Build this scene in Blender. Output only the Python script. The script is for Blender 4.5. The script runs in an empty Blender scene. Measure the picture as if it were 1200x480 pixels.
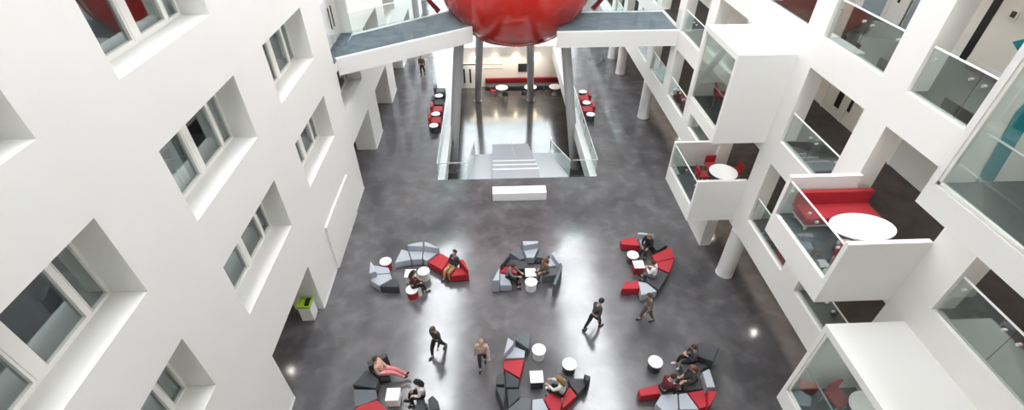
import bpy, bmesh, math, random
from mathutils import Vector, Matrix
random.seed(7)
PI = math.pi
scene = bpy.context.scene
COL = scene.collection

# ------------------------------------------------------------------ materials
def mat(name, rgb, rough=0.6, metal=0.0, spec=0.5, noise=None, bump=None, coat=0.0, emit=None):
    m = bpy.data.materials.new(name); m.use_nodes = True
    nt = m.node_tree; b = nt.nodes['Principled BSDF']
    b.inputs['Base Color'].default_value = (*rgb, 1)
    b.inputs['Roughness'].default_value = rough
    b.inputs['Metallic'].default_value = metal
    b.inputs['Specular IOR Level'].default_value = spec
    b.inputs['Coat Weight'].default_value = coat
    b.inputs['Coat Roughness'].default_value = 0.05
    if emit:
        b.inputs['Emission Color'].default_value = (*emit[0], 1)
        b.inputs['Emission Strength'].default_value = emit[1]
    if noise:                                    # (scale, second colour)
        tc = nt.nodes.new('ShaderNodeTexCoord'); n = nt.nodes.new('ShaderNodeTexNoise')
        n.inputs['Scale'].default_value = noise[0]; n.inputs['Detail'].default_value = 5
        r = nt.nodes.new('ShaderNodeValToRGB')
        r.color_ramp.elements[0].position = .35; r.color_ramp.elements[1].position = .68
        r.color_ramp.elements[0].color = (*rgb, 1); r.color_ramp.elements[1].color = (*noise[1], 1)
        nt.links.new(tc.outputs['Object'], n.inputs['Vector'])
        nt.links.new(n.outputs['Fac'], r.inputs['Fac'])
        nt.links.new(r.outputs['Color'], b.inputs['Base Color'])
    if bump:
        tc = nt.nodes.new('ShaderNodeTexCoord'); n = nt.nodes.new('ShaderNodeTexNoise')
        n.inputs['Scale'].default_value = bump[0]
        bp = nt.nodes.new('ShaderNodeBump'); bp.inputs['Strength'].default_value = bump[1]
        nt.links.new(tc.outputs['Object'], n.inputs['Vector'])
        nt.links.new(n.outputs['Fac'], bp.inputs['Height']); nt.links.new(bp.outputs['Normal'], b.inputs['Normal'])
    return m

def glass_mat(name, tint, refl=0.10, clear=0.9):
    m = bpy.data.materials.new(name); m.use_nodes = True
    nt = m.node_tree; nt.nodes.clear()
    o = nt.nodes.new('ShaderNodeOutputMaterial'); mx = nt.nodes.new('ShaderNodeMixShader')
    t = nt.nodes.new('ShaderNodeBsdfTransparent'); g = nt.nodes.new('ShaderNodeBsdfGlossy')
    t.inputs['Color'].default_value = (*[c*clear for c in tint], 1)
    g.inputs['Roughness'].default_value = 0.02; g.inputs['Color'].default_value = (.95, 1, .98, 1)
    f = nt.nodes.new('ShaderNodeFresnel'); f.inputs['IOR'].default_value = 1.45
    a = nt.nodes.new('ShaderNodeMath'); a.operation = 'MULTIPLY_ADD'
    a.inputs[1].default_value = 0.38; a.inputs[2].default_value = refl*0.1; a.use_clamp = True
    nt.links.new(f.outputs['Fac'], a.inputs[0]); nt.links.new(a.outputs[0], mx.inputs['Fac'])
    nt.links.new(t.outputs['BSDF'], mx.inputs[1]); nt.links.new(g.outputs['BSDF'], mx.inputs[2])
    nt.links.new(mx.outputs['Shader'], o.inputs['Surface'])
    return m

def concrete_mat():
    m = bpy.data.materials.new('polished_concrete'); m.use_nodes = True
    nt = m.node_tree; b = nt.nodes['Principled BSDF']; L = nt.links
    tc = nt.nodes.new('ShaderNodeTexCoord')
    def noise(scale, detail, dist=0):
        n = nt.nodes.new('ShaderNodeTexNoise'); n.inputs['Scale'].default_value = scale
        n.inputs['Detail'].default_value = detail; n.inputs['Distortion'].default_value = dist
        L.new(tc.outputs['Object'], n.inputs['Vector']); return n
    def ramp(n, p0, c0, p1, c1):
        r = nt.nodes.new('ShaderNodeValToRGB')
        r.color_ramp.elements[0].position = p0; r.color_ramp.elements[1].position = p1
        r.color_ramp.elements[0].color = (*c0, 1); r.color_ramp.elements[1].color = (*c1, 1)
        L.new(n.outputs['Fac'], r.inputs['Fac']); return r
    base = ramp(noise(.5, 10, .3), .30, (.068, .065, .069), .72, (.116, .113, .119))
    fine = ramp(noise(1.3, 14, .25), .47, (.0, .0, .0), .74, (.5, .5, .5))
    mx = nt.nodes.new('ShaderNodeMixRGB'); mx.blend_type = 'MIX'
    L.new(fine.outputs['Color'], mx.inputs['Fac']); L.new(base.outputs['Color'], mx.inputs['Color1'])
    mx.inputs['Color2'].default_value = (.19, .185, .19, 1)
    L.new(mx.outputs['Color'], b.inputs['Base Color'])
    rr = ramp(noise(.8, 6, .4), .3, (.11, .11, .11), .75, (.20, .20, .20))
    L.new(rr.outputs['Color'], b.inputs['Roughness'])
    b.inputs['Specular IOR Level'].default_value = 1.0
    return m

def carpet_mat(name, c0, c1, tile=1.0):
    m = bpy.data.materials.new(name); m.use_nodes = True
    nt = m.node_tree; b = nt.nodes['Principled BSDF']; L = nt.links
    tc = nt.nodes.new('ShaderNodeTexCoord')
    n = nt.nodes.new('ShaderNodeTexNoise'); n.inputs['Scale'].default_value = 1.6; n.inputs['Detail'].default_value = 8
    r = nt.nodes.new('ShaderNodeValToRGB')
    r.color_ramp.elements[0].position = .35; r.color_ramp.elements[1].position = .7
    r.color_ramp.elements[0].color = (*c0, 1); r.color_ramp.elements[1].color = (*c1, 1)
    L.new(tc.outputs['Object'], n.inputs['Vector']); L.new(n.outputs['Fac'], r.inputs['Fac'])
    L.new(r.outputs['Color'], b.inputs['Base Color']); b.inputs['Roughness'].default_value = .85
    b.inputs['Specular IOR Level'].default_value = .25
    return m

M = {}
M['wall'] = mat('white_plaster', (.77, .755, .725), .7, noise=(.5, (.75, .735, .705)))
M['wall_warm'] = mat('warm_white_plaster', (.78, .75, .69), .7)
M['ceiling'] = mat('ceiling_white', (.8, .79, .77), .8)
M['pod'] = mat('pod_white', (.78, .768, .742), .55)
M['frame'] = mat('window_frame_white', (.78, .765, .72), .4)
M['floor'] = concrete_mat()
M['carpet'] = carpet_mat('brown_grey_carpet', (.050, .043, .042), (.072, .064, .060))
M['carpet_pod'] = carpet_mat('dark_slate_carpet', (.050, .055, .060), (.085, .09, .095))
M['carpet_blue'] = carpet_mat('slate_carpet', (.095, .115, .135), (.15, .17, .19))
M['room_dark'] = mat('room_dark', (.10, .10, .11), .8)
M['room_floor'] = mat('room_floor', (.16, .17, .185), .7)
M['glass'] = glass_mat('balustrade_glass', (.95, .985, .975), .10, .97)
M['glass_pod'] = glass_mat('pod_glass', (.92, .97, .96), .14, .96)
M['glass_win'] = glass_mat('window_glass', (.90, .93, .94), .16, .96)
M['steel'] = mat('brushed_steel', (.72, .72, .71), .3, 1.0)
M['rail'] = mat('pale_rail', (.80, .80, .78), .35)
M['grey_col'] = mat('grey_column', (.47, .465, .47), .4)
M['white_col'] = mat('white_column', (.80, .79, .77), .5)
M['egg'] = mat('red_gloss', (.50, .018, .012), .16, coat=.6)
M['egg_seam'] = mat('red_seam', (.62, .10, .075), .25, coat=.4)
M['red_dark'] = mat('dark_red', (.22, .012, .015), .4)
M['light'] = mat('light_grey_fabric', (.36, .385, .43), .8, noise=(60, (.40, .42, .46)))
M['charcoal'] = mat('charcoal_fabric', (.045, .048, .053), .8, noise=(60, (.06, .063, .07)))
M['slate'] = mat('slate_fabric', (.095, .105, .12), .8, noise=(60, (.12, .13, .145)))
M['red'] = mat('red_fabric', (.37, .014, .024), .7, noise=(60, (.41, .018, .03)))
M['white_top'] = mat('white_laminate', (.88, .88, .87), .3)
M['white'] = mat('white_paint', (.84, .84, .83), .5)
M['black'] = mat('black_plastic', (.018, .018, .02), .4)
M['lime'] = mat('lime_green', (.36, .55, .03), .5)
M['teal'] = mat('teal_paint', (.0, .22, .27), .5)
M['curtain'] = mat('grey_curtain', (.62, .61, .57), .9)
M['stair'] = mat('pale_grey_stair', (.36, .37, .40), .6)
M['stair_light'] = mat('pale_stair_landing', (.48, .50, .53), .55)
M['lamp'] = mat('downlight_emitter', (1, 1, 1), .5, emit=((1, .93, .8), 60))
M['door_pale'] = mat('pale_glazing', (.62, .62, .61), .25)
M['door_blue'] = mat('blue_grey_glazing', (.33, .40, .44), .25)
M['skin'] = mat('skin', (.58, .36, .27), .6)
M['skin_pink'] = mat('skin_light', (.68, .44, .36), .6)

# ------------------------------------------------------------------ mesh helpers
class MB:
    def __init__(s): s.v = []; s.f = []; s.mi = []; s.mats = []
    def _m(s, m):
        if m not in s.mats: s.mats.append(m)
        return s.mats.index(m)
    def add(s, vs, fs, m=None):
        o = len(s.v); s.v += [tuple(v) for v in vs]; i = s._m(m)
        for f in fs: s.f.append([o+k for k in f]); s.mi.append(i)
        return s
    def box(s, x0, x1, y0, y1, z0, z1, m=None):
        vs = [(x, y, z) for z in (z0, z1) for y in (y0, y1) for x in (x0, x1)]
        return s.add(vs, [(0,2,3,1),(4,5,7,6),(0,1,5,4),(2,6,7,3),(0,4,6,2),(1,3,7,5)], m)
    def prism(s, poly, z0, z1, m=None, top=None):
        a = sum(poly[i][0]*poly[(i+1)%len(poly)][1]-poly[(i+1)%len(poly)][0]*poly[i][1] for i in range(len(poly)))
        if a < 0: poly = poly[::-1]
        n = len(poly); t = top or poly
        vs = [(p[0], p[1], z0) for p in poly]+[(p[0], p[1], z1) for p in t]
        fs = [tuple(range(n-1, -1, -1)), tuple(range(n, 2*n))]+[(i, (i+1)%n, n+(i+1)%n, n+i) for i in range(n)]
        return s.add(vs, fs, m)
    def tube(s, pts, rads, m=None, n=10, sx=1.0):
        pts = [Vector(p) for p in pts]
        if not hasattr(rads, '__len__'): rads = [rads]*len(pts)
        vs = []; fs = []; up = None
        for i, p in enumerate(pts):
            d = (pts[min(i+1, len(pts)-1)]-pts[max(i-1, 0)]).normalized()
            if up is None: up = Vector((0, 0, 1)) if abs(d.z) < .9 else Vector((0, 1, 0))
            a = d.cross(up).normalized(); b = a.cross(d).normalized(); up = b
            for k in range(n):
                t = 2*PI*k/n
                vs.append(p+(a*math.cos(t)*sx+b*math.sin(t))*rads[i])
        for i in range(len(pts)-1):
            for k in range(n):
                fs.append((i*n+k, i*n+(k+1)%n, (i+1)*n+(k+1)%n, (i+1)*n+k))
        fs.append(tuple(range(n-1, -1, -1))); fs.append(tuple((len(pts)-1)*n+k for k in range(n)))
        return s.add(vs, fs, m)
    def lathe(s, c, prof, m=None, n=24):          # prof: (radius, z) from bottom to top
        vs = []; fs = []
        for r, z in prof:
            for k in range(n):
                t = 2*PI*k/n; vs.append((c[0]+r*math.cos(t), c[1]+r*math.sin(t), c[2]+z))
        for i in range(len(prof)-1):
            for k in range(n): fs.append((i*n+k, i*n+(k+1)%n, (i+1)*n+(k+1)%n, (i+1)*n+k))
        fs.append(tuple(range(n-1, -1, -1))); fs.append(tuple((len(prof)-1)*n+k for k in range(n)))
        return s.add(vs, fs, m)
    def ball(s, c, r, m=None, nu=14, nv=9, a0=0.0, a1=1.0):   # ellipsoid, r = 3 radii
        if not hasattr(r, '__len__'): r = (r, r, r)
        vs = []; fs = []
        for i in range(nv+1):
            ph = PI*(a0+(a1-a0)*i/nv)-PI/2
            for k in range(nu):
                t = 2*PI*k/nu
                vs.append((c[0]+r[0]*math.cos(ph)*math.cos(t), c[1]+r[1]*math.cos(ph)*math.sin(t), c[2]+r[2]*math.sin(ph)))
        for i in range(nv):
            for k in range(nu): fs.append((i*nu+k, i*nu+(k+1)%nu, (i+1)*nu+(k+1)%nu, (i+1)*nu+k))
        return s.add(vs, fs, m)
    def build(s, name, m=None, parent=None, smooth=False, bevel=0):
        me = bpy.data.meshes.new(name); me.from_pydata(s.v, [], s.f); me.update()
        mats = [x for x in s.mats]
        for x in mats: me.materials.append(x if x is not None else m)
        for p, i in zip(me.polygons, s.mi): p.material_index = i; p.use_smooth = smooth
        o = bpy.data.objects.new(name, me); COL.objects.link(o)
        if smooth:
            me.set_sharp_from_angle(angle=math.radians(40))
        if bevel:
            b = o.modifiers.new('bevel', 'BEVEL'); b.width = bevel; b.segments = 2; b.limit_method = 'ANGLE'
        if parent is not None:
            o.parent = parent
            if parent.get('_loc') is None:
                w = world_of(parent)
                me.transform(Matrix.Translation(-w))
        return o

def world_of(o):
    w = Vector((0, 0, 0))
    while o is not None: w += o.location; o = o.parent
    return w
def tag(o, label, cat, group=None):
    o['label'] = label; o['category'] = cat
    if group: o['group'] = group
    return o
def thing(name, label, cat, loc, group=None):
    o = bpy.data.objects.new(name, None); COL.objects.link(o); o.location = loc
    o.empty_display_size = .3
    return tag(o, label, cat, group)
def struct(name, mb, m, parent=None, **k):
    o = mb.build(name, m, parent, **k)
    if parent is None: o['kind'] = 'structure'
    return o
CAMR = [[0.999133, 0.026316, -0.032258], [-0.041631, 0.631579, -0.774193], [-0.0, 0.774865, 0.632127]]
SKY, SUN, EXPO = 9.8, 0.0, 0.2
# ------------------------------------------------------------------ camera
cd = bpy.data.cameras.new('camera'); cam = bpy.data.objects.new('camera', cd); COL.objects.link(cam)
cd.sensor_width = 36; cd.lens = 558*36/1200; cd.clip_end = 500; cd.clip_start = .05
cam.matrix_world = Matrix(((CAMR[0][0], CAMR[0][1], CAMR[0][2], 0), (CAMR[1][0], CAMR[1][1], CAMR[1][2], 0),
                           (CAMR[2][0], CAMR[2][1], CAMR[2][2], 16.0), (0, 0, 0, 1)))
scene.camera = cam

# ------------------------------------------------------------------ dimensions (metres)
XL = -7.33; XR = 9.9; TR = .55; XBACK = 12.8
Y0, Y1 = -7.0, 55.0; ZT = 22.0
FL = [0, 3.63, 7.24, 10.87, 14.5, 18.1]
def ry(k): return 7.45+3.64*k, 7.45+3.64*k+2.74
HEAD = 2.69
VX0, VX1, VY0, VY1, ZL = -3.3, 5.78, 22.0, 41.7, -3.66

# ------------------------------------------------------------------ floors
mb = MB()
for (a, b, c, d) in ((-14, VX0, Y0, Y1), (VX1, 17.2, Y0, Y1), (VX0, VX1, Y0, VY0), (VX0, VX1, VY1, Y1)):
    mb.box(a, b, c, d, -.45, 0)
struct('floor', mb, M['floor'])
struct('floor', MB().box(-8, 11, 20.5, 43, ZL-.3, ZL), mat('lower_floor', (.075, .068, .064), .15, spec=1.0, noise=(.6, (.11, .10, .095))))
# void edges: white fascias and the lower walls
mb = MB(); mb.box(VX0, VX0+.4, VY0, VY1, -.95, .03); struct('trim_1', mb, M['white'])
mb = MB(); mb.box(VX1-.4, VX1, VY0, VY1, -.95, .03); struct('trim_2', mb, M['white'])
mb = MB(); mb.box(-8, 11, VY1, VY1+.3, ZL, -.45); mb.box(VX0, VX1, VY1-.02, VY1+.3, -.5, .12); struct('wall_lower_back', mb, M['wall_warm'])
mb = MB(); mb.box(-8, 11, 20.3, 20.5, ZL, -.45); struct('wall_lower_front', mb, M['wall'])
mb = MB(); mb.box(-8, -7.8, 20.5, VY1, ZL, -.45); struct('wall_lower_left', mb, M['wall'])
mb = MB(); mb.box(10.8, 11, 20.5, VY1, ZL, -.45); struct('wall_lower_right', mb, M['wall'])

# ------------------------------------------------------------------ left wall
def ly(c): return 2.93+6.17*c, 2.93+6.17*c+3.95
ROWS = [(4.67, 6.68), (8.32, 10.34), (12.0, 14.0), (15.7, 17.7)]
DOORH = {0: 2.6, 1: 2.58, 2: 0, 3: 2.82, 4: 2.86, 5: 2.86, 6: 2.86, 7: 2.86}
TW = 1.2
mb = MB()
edges = []
cols = range(-1, 9)
ys = [Y0]
for c in cols:
    a, b = ly(c); mb.box(XL-TW, XL, ys[-1], a, 0, ZT); ys.append(b)
mb.box(XL-TW, XL, ys[-1], Y1+3, 0, ZT)
for c in cols:
    a, b = ly(c)
    z = [DOORH.get(c, 2.6)]
    for i, (s, h) in enumerate(ROWS):
        if c == 3 and i == 1: s, h = 7.1, 9.75
        mb.box(XL-TW, XL, a, b, z[-1], s); z.append(h)
    mb.box(XL-TW, XL, a, b, z[-1], ZT)
struct('wall_left', mb, M['wall'])
# baseboard strip and the raised panel
tag(MB().box(XL, XL+.09, 15.35, 19.25, .02, 2.48).build('wall_panel', M['wall'], bevel=.01),
    'large plain white panel standing slightly proud of the left wall at floor level', 'panel')
# rooms behind the left wall (ground lobby and office floors)
mb = MB(); mb.box(-14.2, -14, Y0, Y1, 0, ZT)
struct('wall_room_back', mb, M['room_dark'])
for z in (4.2, 7.9, 11.55, 15.25):
    struct('floor', MB().box(-14, XL-TW, Y0, Y1, z-.9, z), M['room_floor'])
mb = MB()
for c in range(-1, 9):
    a, b = ly(c); mb.box(-14, XL-TW, b+1.0, b+1.2, 3.2, ZT)
struct('wall_room_partition', mb, M['room_dark'])
# windows
wn = 0
def window(c, r):
    global wn
    wn += 1
    a, b = ly(c); s, h = ROWS[r]
    x = XL-.72
    root = bpy.data.objects.new('window_%d' % wn, None); COL.objects.link(root); root.location = (x, (a+b)/2, s)
    root['kind'] = 'structure'
    W = lambda: MB()
    d0, d1 = x-.10, x
    # outer frame and mullions
    f = W(); fw = .075
    f.box(d0, d1, a, b, s, s+fw); f.box(d0, d1, a, b, h-fw, h)
    f.box(d0, d1, a, a+fw, s+fw, h-fw); f.box(d0, d1, b-fw, b, s+fw, h-fw)
    m1, m2 = b-.62, b-1.95
    f.box(d0, d1, m1-.05, m1+.05, s+fw, h-fw)
    f.box(d0, d1+.03, m2-.12, m2+.12, s+fw, h-fw)
    f.build('window_frame', M['frame'], root, bevel=.008)
    sashes = [(m1+.05, b-fw), (m2+.12, m1-.05), (a+fw, m2-.12)]
    for i, (p, q) in enumerate(sashes):
        g = W(); t = .055 if i else .02
        g.box(d0+.02, d1+.015, p, q, s+fw, s+fw+t); g.box(d0+.02, d1+.015, p, q, h-fw-t, h-fw)
        g.box(d0+.02, d1+.015, p, p+t, s+fw+t, h-fw-t); g.box(d0+.02, d1+.015, q-t, q, s+fw+t, h-fw-t)
        so = g.build('sash', M['frame'], root, bevel=.005)
        W().box(x-.06, x-.05, p+t, q-t, s+fw+t, h-fw-t).build('pane', M['glass_win'], so)
    # sill board inside and curtain in the narrow light
    W().box(x-.45, d0, a, b, s-.02, s+.04).build('inner_sill', M['room_floor'], root)
    if (c+r) % 2 == 0 or r == 2:
        sel = [(m1+.03, b-.04)]
    else:
        sel = [(a+.2, a+1.0)]
    if (c, r) == (1, 1): sel = [(a+.5, a+1.7), (m1+.03, b-.04)]
    for p, q in sel:
        cu = W(); n = 22
        vs = []; fs = []
        for k in range(n+1):
            yy = p+(q-p)*k/n; xx = x-.22+.035*math.sin(k*2.4)
            vs += [(xx, yy, s+.05), (xx, yy, h)]
        for k in range(n): fs.append((2*k, 2*k+2, 2*k+3, 2*k+1))
        cu.add(vs, fs); cu.build('curtain', M['curtain'], root, smooth=True)
    return root
for c in range(-1, 9):
    for r in range(4):
        if c == 3 and r == 1: continue
        if c > 5 and r > 1: continue
        window(c, r)
# white bases (skirting) of the left piers
mb = MB()
for c in range(0, 8):
    a, b = ly(c)
    mb.box(XL, XL+.015, b, ly(c+1)[0], 0, .12)
struct('baseboard_left', mb, M['white'])

# ------------------------------------------------------------------ right wall
mb = MB()
K = range(-4, 13)
prev = Y0; gaps = []
for k in K:
    a, b = ry(k); gaps.append((prev, a)); prev = b
gaps.append((prev, Y1+3))
zz = 2.62
for f in FL[1:]:
    mb.box(XR, XR+TR, Y0, Y1+3, zz, f); zz = f+HEAD
    for p, q in gaps: mb.box(XR, XR+TR, p, q, f, min(zz, ZT))
mb.box(XR, XR+TR, Y0, Y1+3, zz, ZT)
struct('wall_right', mb, M['wall'])
struct('wall_corridor_back', MB().box(XBACK, XBACK+.2, Y0, Y1, 3.63, ZT), M['wall_warm'])
struct('wall_ground_right', MB().box(17, 17.2, Y0, Y1, 0, 3.3), M['wall_warm'])
for i, f in enumerate(FL[1:]):
    struct('floor', MB().box(XR+TR, XBACK, Y0, Y1, f-.02, f+.0), M['carpet'])
    struct('ceiling', MB().box(XR+TR, 17.2 if i == 0 else XBACK, Y0, Y1, f-.5 if i else 2.62, f-.03), M['ceiling'])
# white threshold strips inside the openings
mb = MB()
for f in FL[1:4]:
    mb.box(XR+.16, XR+TR, Y0, Y1, f-.01, f+.004)
struct('trim_3', mb, M['carpet'])
# skirting of corridors
mb = MB()
for f in FL[1:5]: mb.box(XBACK-.015, XBACK, Y0, Y1, f, f+.12)
struct('baseboard_corridor', mb, M['white'])
# white ground-floor pier under the open meeting pod
struct('wall_ground_pier', MB().box(9.7, 10.2, 16.15, 19.9, 0, 2.62), M['wall'])

ORD = ['first', 'second', 'third', 'fourth', 'fifth', 'sixth', 'seventh', 'eighth', 'ninth', 'tenth']
def balustrade(F, k, label):
    a, b = ry(k); z = FL[F]
    t = thing('glass_balustrade', label, 'balustrade', (XR+.1, (a+b)/2, z), 'glass balustrades in the right wall openings')
    mid = a+(b-a)*.5
    for p, q in ((a+.02, mid-.01), (mid+.01, b-.02)):
        gp = MB().box(XR+.10, XR+.115, p, q, z+.0, z+1.06).build('glass_panel', M['glass'], t)
        for y in (p+.16, q-.16):
            MB().tube([(XR+.07, y, z+.86), (XR+.14, y, z+.86)], .035, n=10).build('fitting', M['steel'], gp, smooth=True)
    MB().tube([(XR+.09, a+.02, z+1.1), (XR+.09, b-.02, z+1.1)], .024, n=8).build('handrail', M['rail'], t, smooth=True)
    return t
FN = {1: 'first', 2: 'second', 3: 'third'}
WHERE = {
 (3, -1+1): 'nearest the blue-green striped glass pod', (3, 1): 'next to the one nearest the striped glass pod', (3, 2): 'third from the striped glass pod', (3, 3): 'fourth from the striped glass pod',
 (2, -1): 'at the right edge of the picture below the striped glass pod', (2, 1): 'beside the closed white pod, above the pod with the red sofa', (2, 3): 'behind the top of the closed white pod',
 (2, 4): 'between closed white pod and footbridge', (2, 6): 'first one beyond the footbridge', (2, 7): 'second one beyond the footbridge', (2, 8): 'third one beyond the footbridge',
 (1, 0): 'under the pod with the red sofa', (1, 1): 'between the two open pods', (1, 3): 'left of the open pod with the round table',
 (1, 4): 'second opening left of the open pod with the round table', (1, 5): 'third opening left of the open pod with the round table', (1, 6): 'just under the right footbridge', (1, 7): 'beyond and under the right footbridge', (1, 8): 'farthest seen along the right wall'}
for (F, k), w in WHERE.items():
    balustrade(F, k, '%s-floor glass balustrade %s' % (FN[F], w))

# doors and wall pieces along the corridor back wall
dn = 0
def door(y0, y1, z, h, m, slots=()):
    global dn
    dn += 1
    o = MB().box(XBACK-.05, XBACK, y0, y1, z+.005, z+h).build('door_%d' % dn, m); o['kind'] = 'structure'
    fr = MB(); fr.box(XBACK-.07, XBACK, y0-.08, y0, z, z+h+.08); fr.box(XBACK-.07, XBACK, y1, y1+.08, z, z+h+.08); fr.box(XBACK-.07, XBACK, y0, y1, z+h, z+h+.08)
    fr.build('door_frame', M['frame'], o)
    for (p, q, s, e) in slots:
        MB().box(XBACK-.055, XBACK-.045, p, q, z+s, z+e).build('vision_panel', M['black'], o)
    return o
door(15.2, 16.3, FL[2], 2.1, M['wall_warm'], [(15.42, 15.72, .35, 1.9)])
door(14.1, 15.05, FL[2], 2.1, M['wall_warm'], [(14.85, 15.0, .5, 1.2)])
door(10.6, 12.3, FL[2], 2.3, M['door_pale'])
door(15.5, 16.5, FL[3], 2.2, M['door_blue'])
door(14.6, 15.35, FL[3], 2.2, M['wall'], [(15.0, 15.12, .6, 1.6)])
door(14.1, 14.5, FL[3], 2.3, M['door_blue'])
door(18.6, 19.7, FL[2], 2.1, M['wall_warm'], [(18.8, 18.95, .5, 1.7)])
# dark full-height slot beside the third-floor wall, the little sign and the teal wall graphic
struct('trim_4', MB().box(XBACK-.03, XBACK, 11.93, 12.15, FL[3], FL[3]+2.3), M['black'])
sg = thing('wall_sign', 'small dark square sign in a pale frame on the third-floor corridor wall', 'sign', (XBACK, 11.45, 12.2))
MB().box(XBACK-.03, XBACK-.001, 11.34, 11.58, 12.12, 12.36).build('sign_frame', M['frame'], sg)
MB().box(XBACK-.036, XBACK-.03, 11.39, 11.53, 12.17, 12.31).build('sign_face', mat('sign_green_black', (.06, .07, .05), .4), sg)
mb = MB(); mb.add([(XBACK-.01, 11.1, 11.70), (XBACK-.01, 10.2, 11.25), (XBACK-.01, 9.8, 11.5), (XBACK-.01, 9.8, 12.6), (XBACK-.01, 10.35, 12.2)], [(0, 1, 2, 3, 4)])
struct('trim_5', mb, M['teal'])

# ------------------------------------------------------------------ end, back and the added, unseen roof
mb = MB(); mb.box(-14, 17.2, Y1+3, Y1+3.3, 20.5, ZT); mb.box(-14, XL, Y1+3, Y1+3.3, 0, 20.5); mb.box(XR, 17.2, Y1+3, Y1+3.3, 0, 20.5)
struct('wall_end', mb, M['wall'])
root = bpy.data.objects.new('window_90', None); COL.objects.link(root); root.location = (1.3, Y1+3, 0); root['kind'] = 'structure'
f = MB()
for i in range(9):
    x = XL+(XR-XL)*i/8; f.box(x-.05, x+.05, Y1+3, Y1+3.15, 0, 20.5)
for z in (0.05, 3.1, 6.3, 9.45, 13, 16.7, 20.4): f.box(XL, XR, Y1+3, Y1+3.15, z-.05, z+.05)
f.build('window_frame', M['frame'], root)
MB().box(XL, XR, Y1+3.06, Y1+3.08, 0, 20.5).build('pane', M['glass_win'], root)
struct('wall_back', MB().box(-14, 17.2, Y0-.3, Y0, 0, ZT), M['wall'])
struct('floor', MB().box(-14, 17.2, Y1, Y1+3.3, -.45, 0), M['floor'])
mb = MB()
for i in range(11):
    y = -4+5.6*i; mb.box(XL-.4, XR+.4, y-.05, y+.05, ZT-.35, ZT)  # unseen beams, added for their reflections in floor and egg
mb.box(-4.0, 6.1, 1.0, Y1+3, ZT-.1, ZT+.2); mb.box(-8.2, 10.6, 43, Y1+3, ZT-.1, ZT+.2); mb.box(-8.2, 10.6, Y0, 1.0, ZT-.1, ZT+.2); mb.box(-14, -8.2, Y0, Y1+3, ZT-.1, ZT+.2); mb.box(10.6, 17.2, Y0, Y1+3, ZT-.1, ZT+.2)  # unseen slabs, shaped to leave skylight strips and block light at both ends
struct('ceiling', mb, M['white'])

# ------------------------------------------------------------------ projecting pods on the right wall
XF = 7.93
def pod(name_label, y0, y1, F, closed, drop=.52, front_h=None):
    z = FL[F]; zb = z-drop
    t = thing('projecting_pod', name_label, 'pod', (XR, (y0+y1)/2, zb))
    th = .13
    top = z+2.62 if closed else z+1.26
    MB().box(XF, XR-.002, y0+th, y1-th, zb, z-.02).build('slab', M['pod'], t)
    MB().box(XF+.1, XR+.16, y0+th, y1-th, z-.02, z).build('pod_floor', M['carpet_pod'], t)
    zt = z+2.80 if closed else top
    MB().box(XF, XR-.002, y0, y0+th, zb, zt).build('side_panel', M['pod'], t)
    MB().box(XF, XR-.002, y1-th, y1, zb, zt).build('side_panel', M['pod'], t)
    if closed:
        MB().box(XF, XR-.002, y0+th, y1-th, z+2.62, zt).build('pod_roof', M['pod'], t)
        fr = MB()
        g0, g1 = z, z+2.62
        fr.box(XF+.03, XF+.09, y0+th, y0+th+.06, g0, g1); fr.box(XF+.03, XF+.09, y1-th-.06, y1-th, g0, g1)
        fr.box(XF+.03, XF+.09, y0+th, y1-th, g1-.06, g1); fr.box(XF+.03, XF+.09, y0+th, y1-th, g0, g0+.05)
        ff = fr.build('front_frame', M['frame'], t)
        MB().box(XF+.055, XF+.065, y0+th+.06, y1-th-.06, g0+.05, g1-.06).build('front_glass', M['glass_pod'], ff)
        MB().tube([(XF+.16, y0+th, z+1.1), (XF+.16, y1-th, z+1.1)], .02, n=8).build('handrail', M['steel'], t, smooth=True)
    else:
        m = (y0+y1)/2
        for p, q in ((y0+th, m-.01), (m+.01, y1-th)):
            gp = MB().box(XF+.05, XF+.065, p, q, z, z+1.08).build('glass_panel', M['glass'], t)
            for y in (p+.16, q-.16): MB().tube([(XF+.03, y, z+.9), (XF+.09, y, z+.9)], .035, n=10).build('fitting', M['steel'], gp, smooth=True)
        MB().tube([(XF+.06, y0+th, z+1.12), (XF+.06, y1-th, z+1.12)], .024, n=8).build('handrail', M['rail'], t, smooth=True)
    return t
pod('closed white box pod with a glass front, jutting from the second floor beside the footbridge', 14.6, 17.5, 2, True)
pod('open white balcony pod holding a round white table and red chairs', 14.72, 17.75, 1, False, drop=.76)
pod('open white balcony pod holding a red sofa and oval white table', 7.44, 10.17, 2, False, drop=.74)
pod('closed white box pod with glass front at the bottom right of the picture', 3.9, 6.83, 1, True, drop=.62)
P5 = pod('closed pod with big glass front and a blue-green stripe inside, right edge of the picture', 3.7, 6.72, 3, True)
MB().add([(8.66, 6.58, 10.88), (9.0, 6.58, 10.88), (8.8, 6.58, 12.2), (9.0, 6.58, 13.4), (8.62, 6.58, 13.4), (8.45, 6.58, 12.3)], [(0, 1, 2, 5), (5, 2, 3, 4)]).build('wall_stripe', M['teal'], P5)

# ------------------------------------------------------------------ round white columns on the right
for i, (y, lab) in enumerate(((14.35, 'round white column right of the white ground pier, under the pods'), (21.6, 'round white column hidden behind the open round-table pod'),
                 (28.8, 'round white column on the right, nearest one beyond the open round-table pod'), (36.0, 'round white column under the footbridge, second beyond the round-table pod'), (39.2, 'round white column farthest along the right side'))):
    t = thing('column', lab, 'column', (10.2, y, 0), 'round white columns along the right wall')
    MB().lathe((10.2, y, 0), [(.36, 0), (.36, 2.62)], n=28).build('shaft', M['white_col'], t, smooth=True)
    MB().lathe((10.2, y, 0), [(.375, 0), (.375, .1)], n=28).build('base_ring', M['white'], t, smooth=True)

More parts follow.
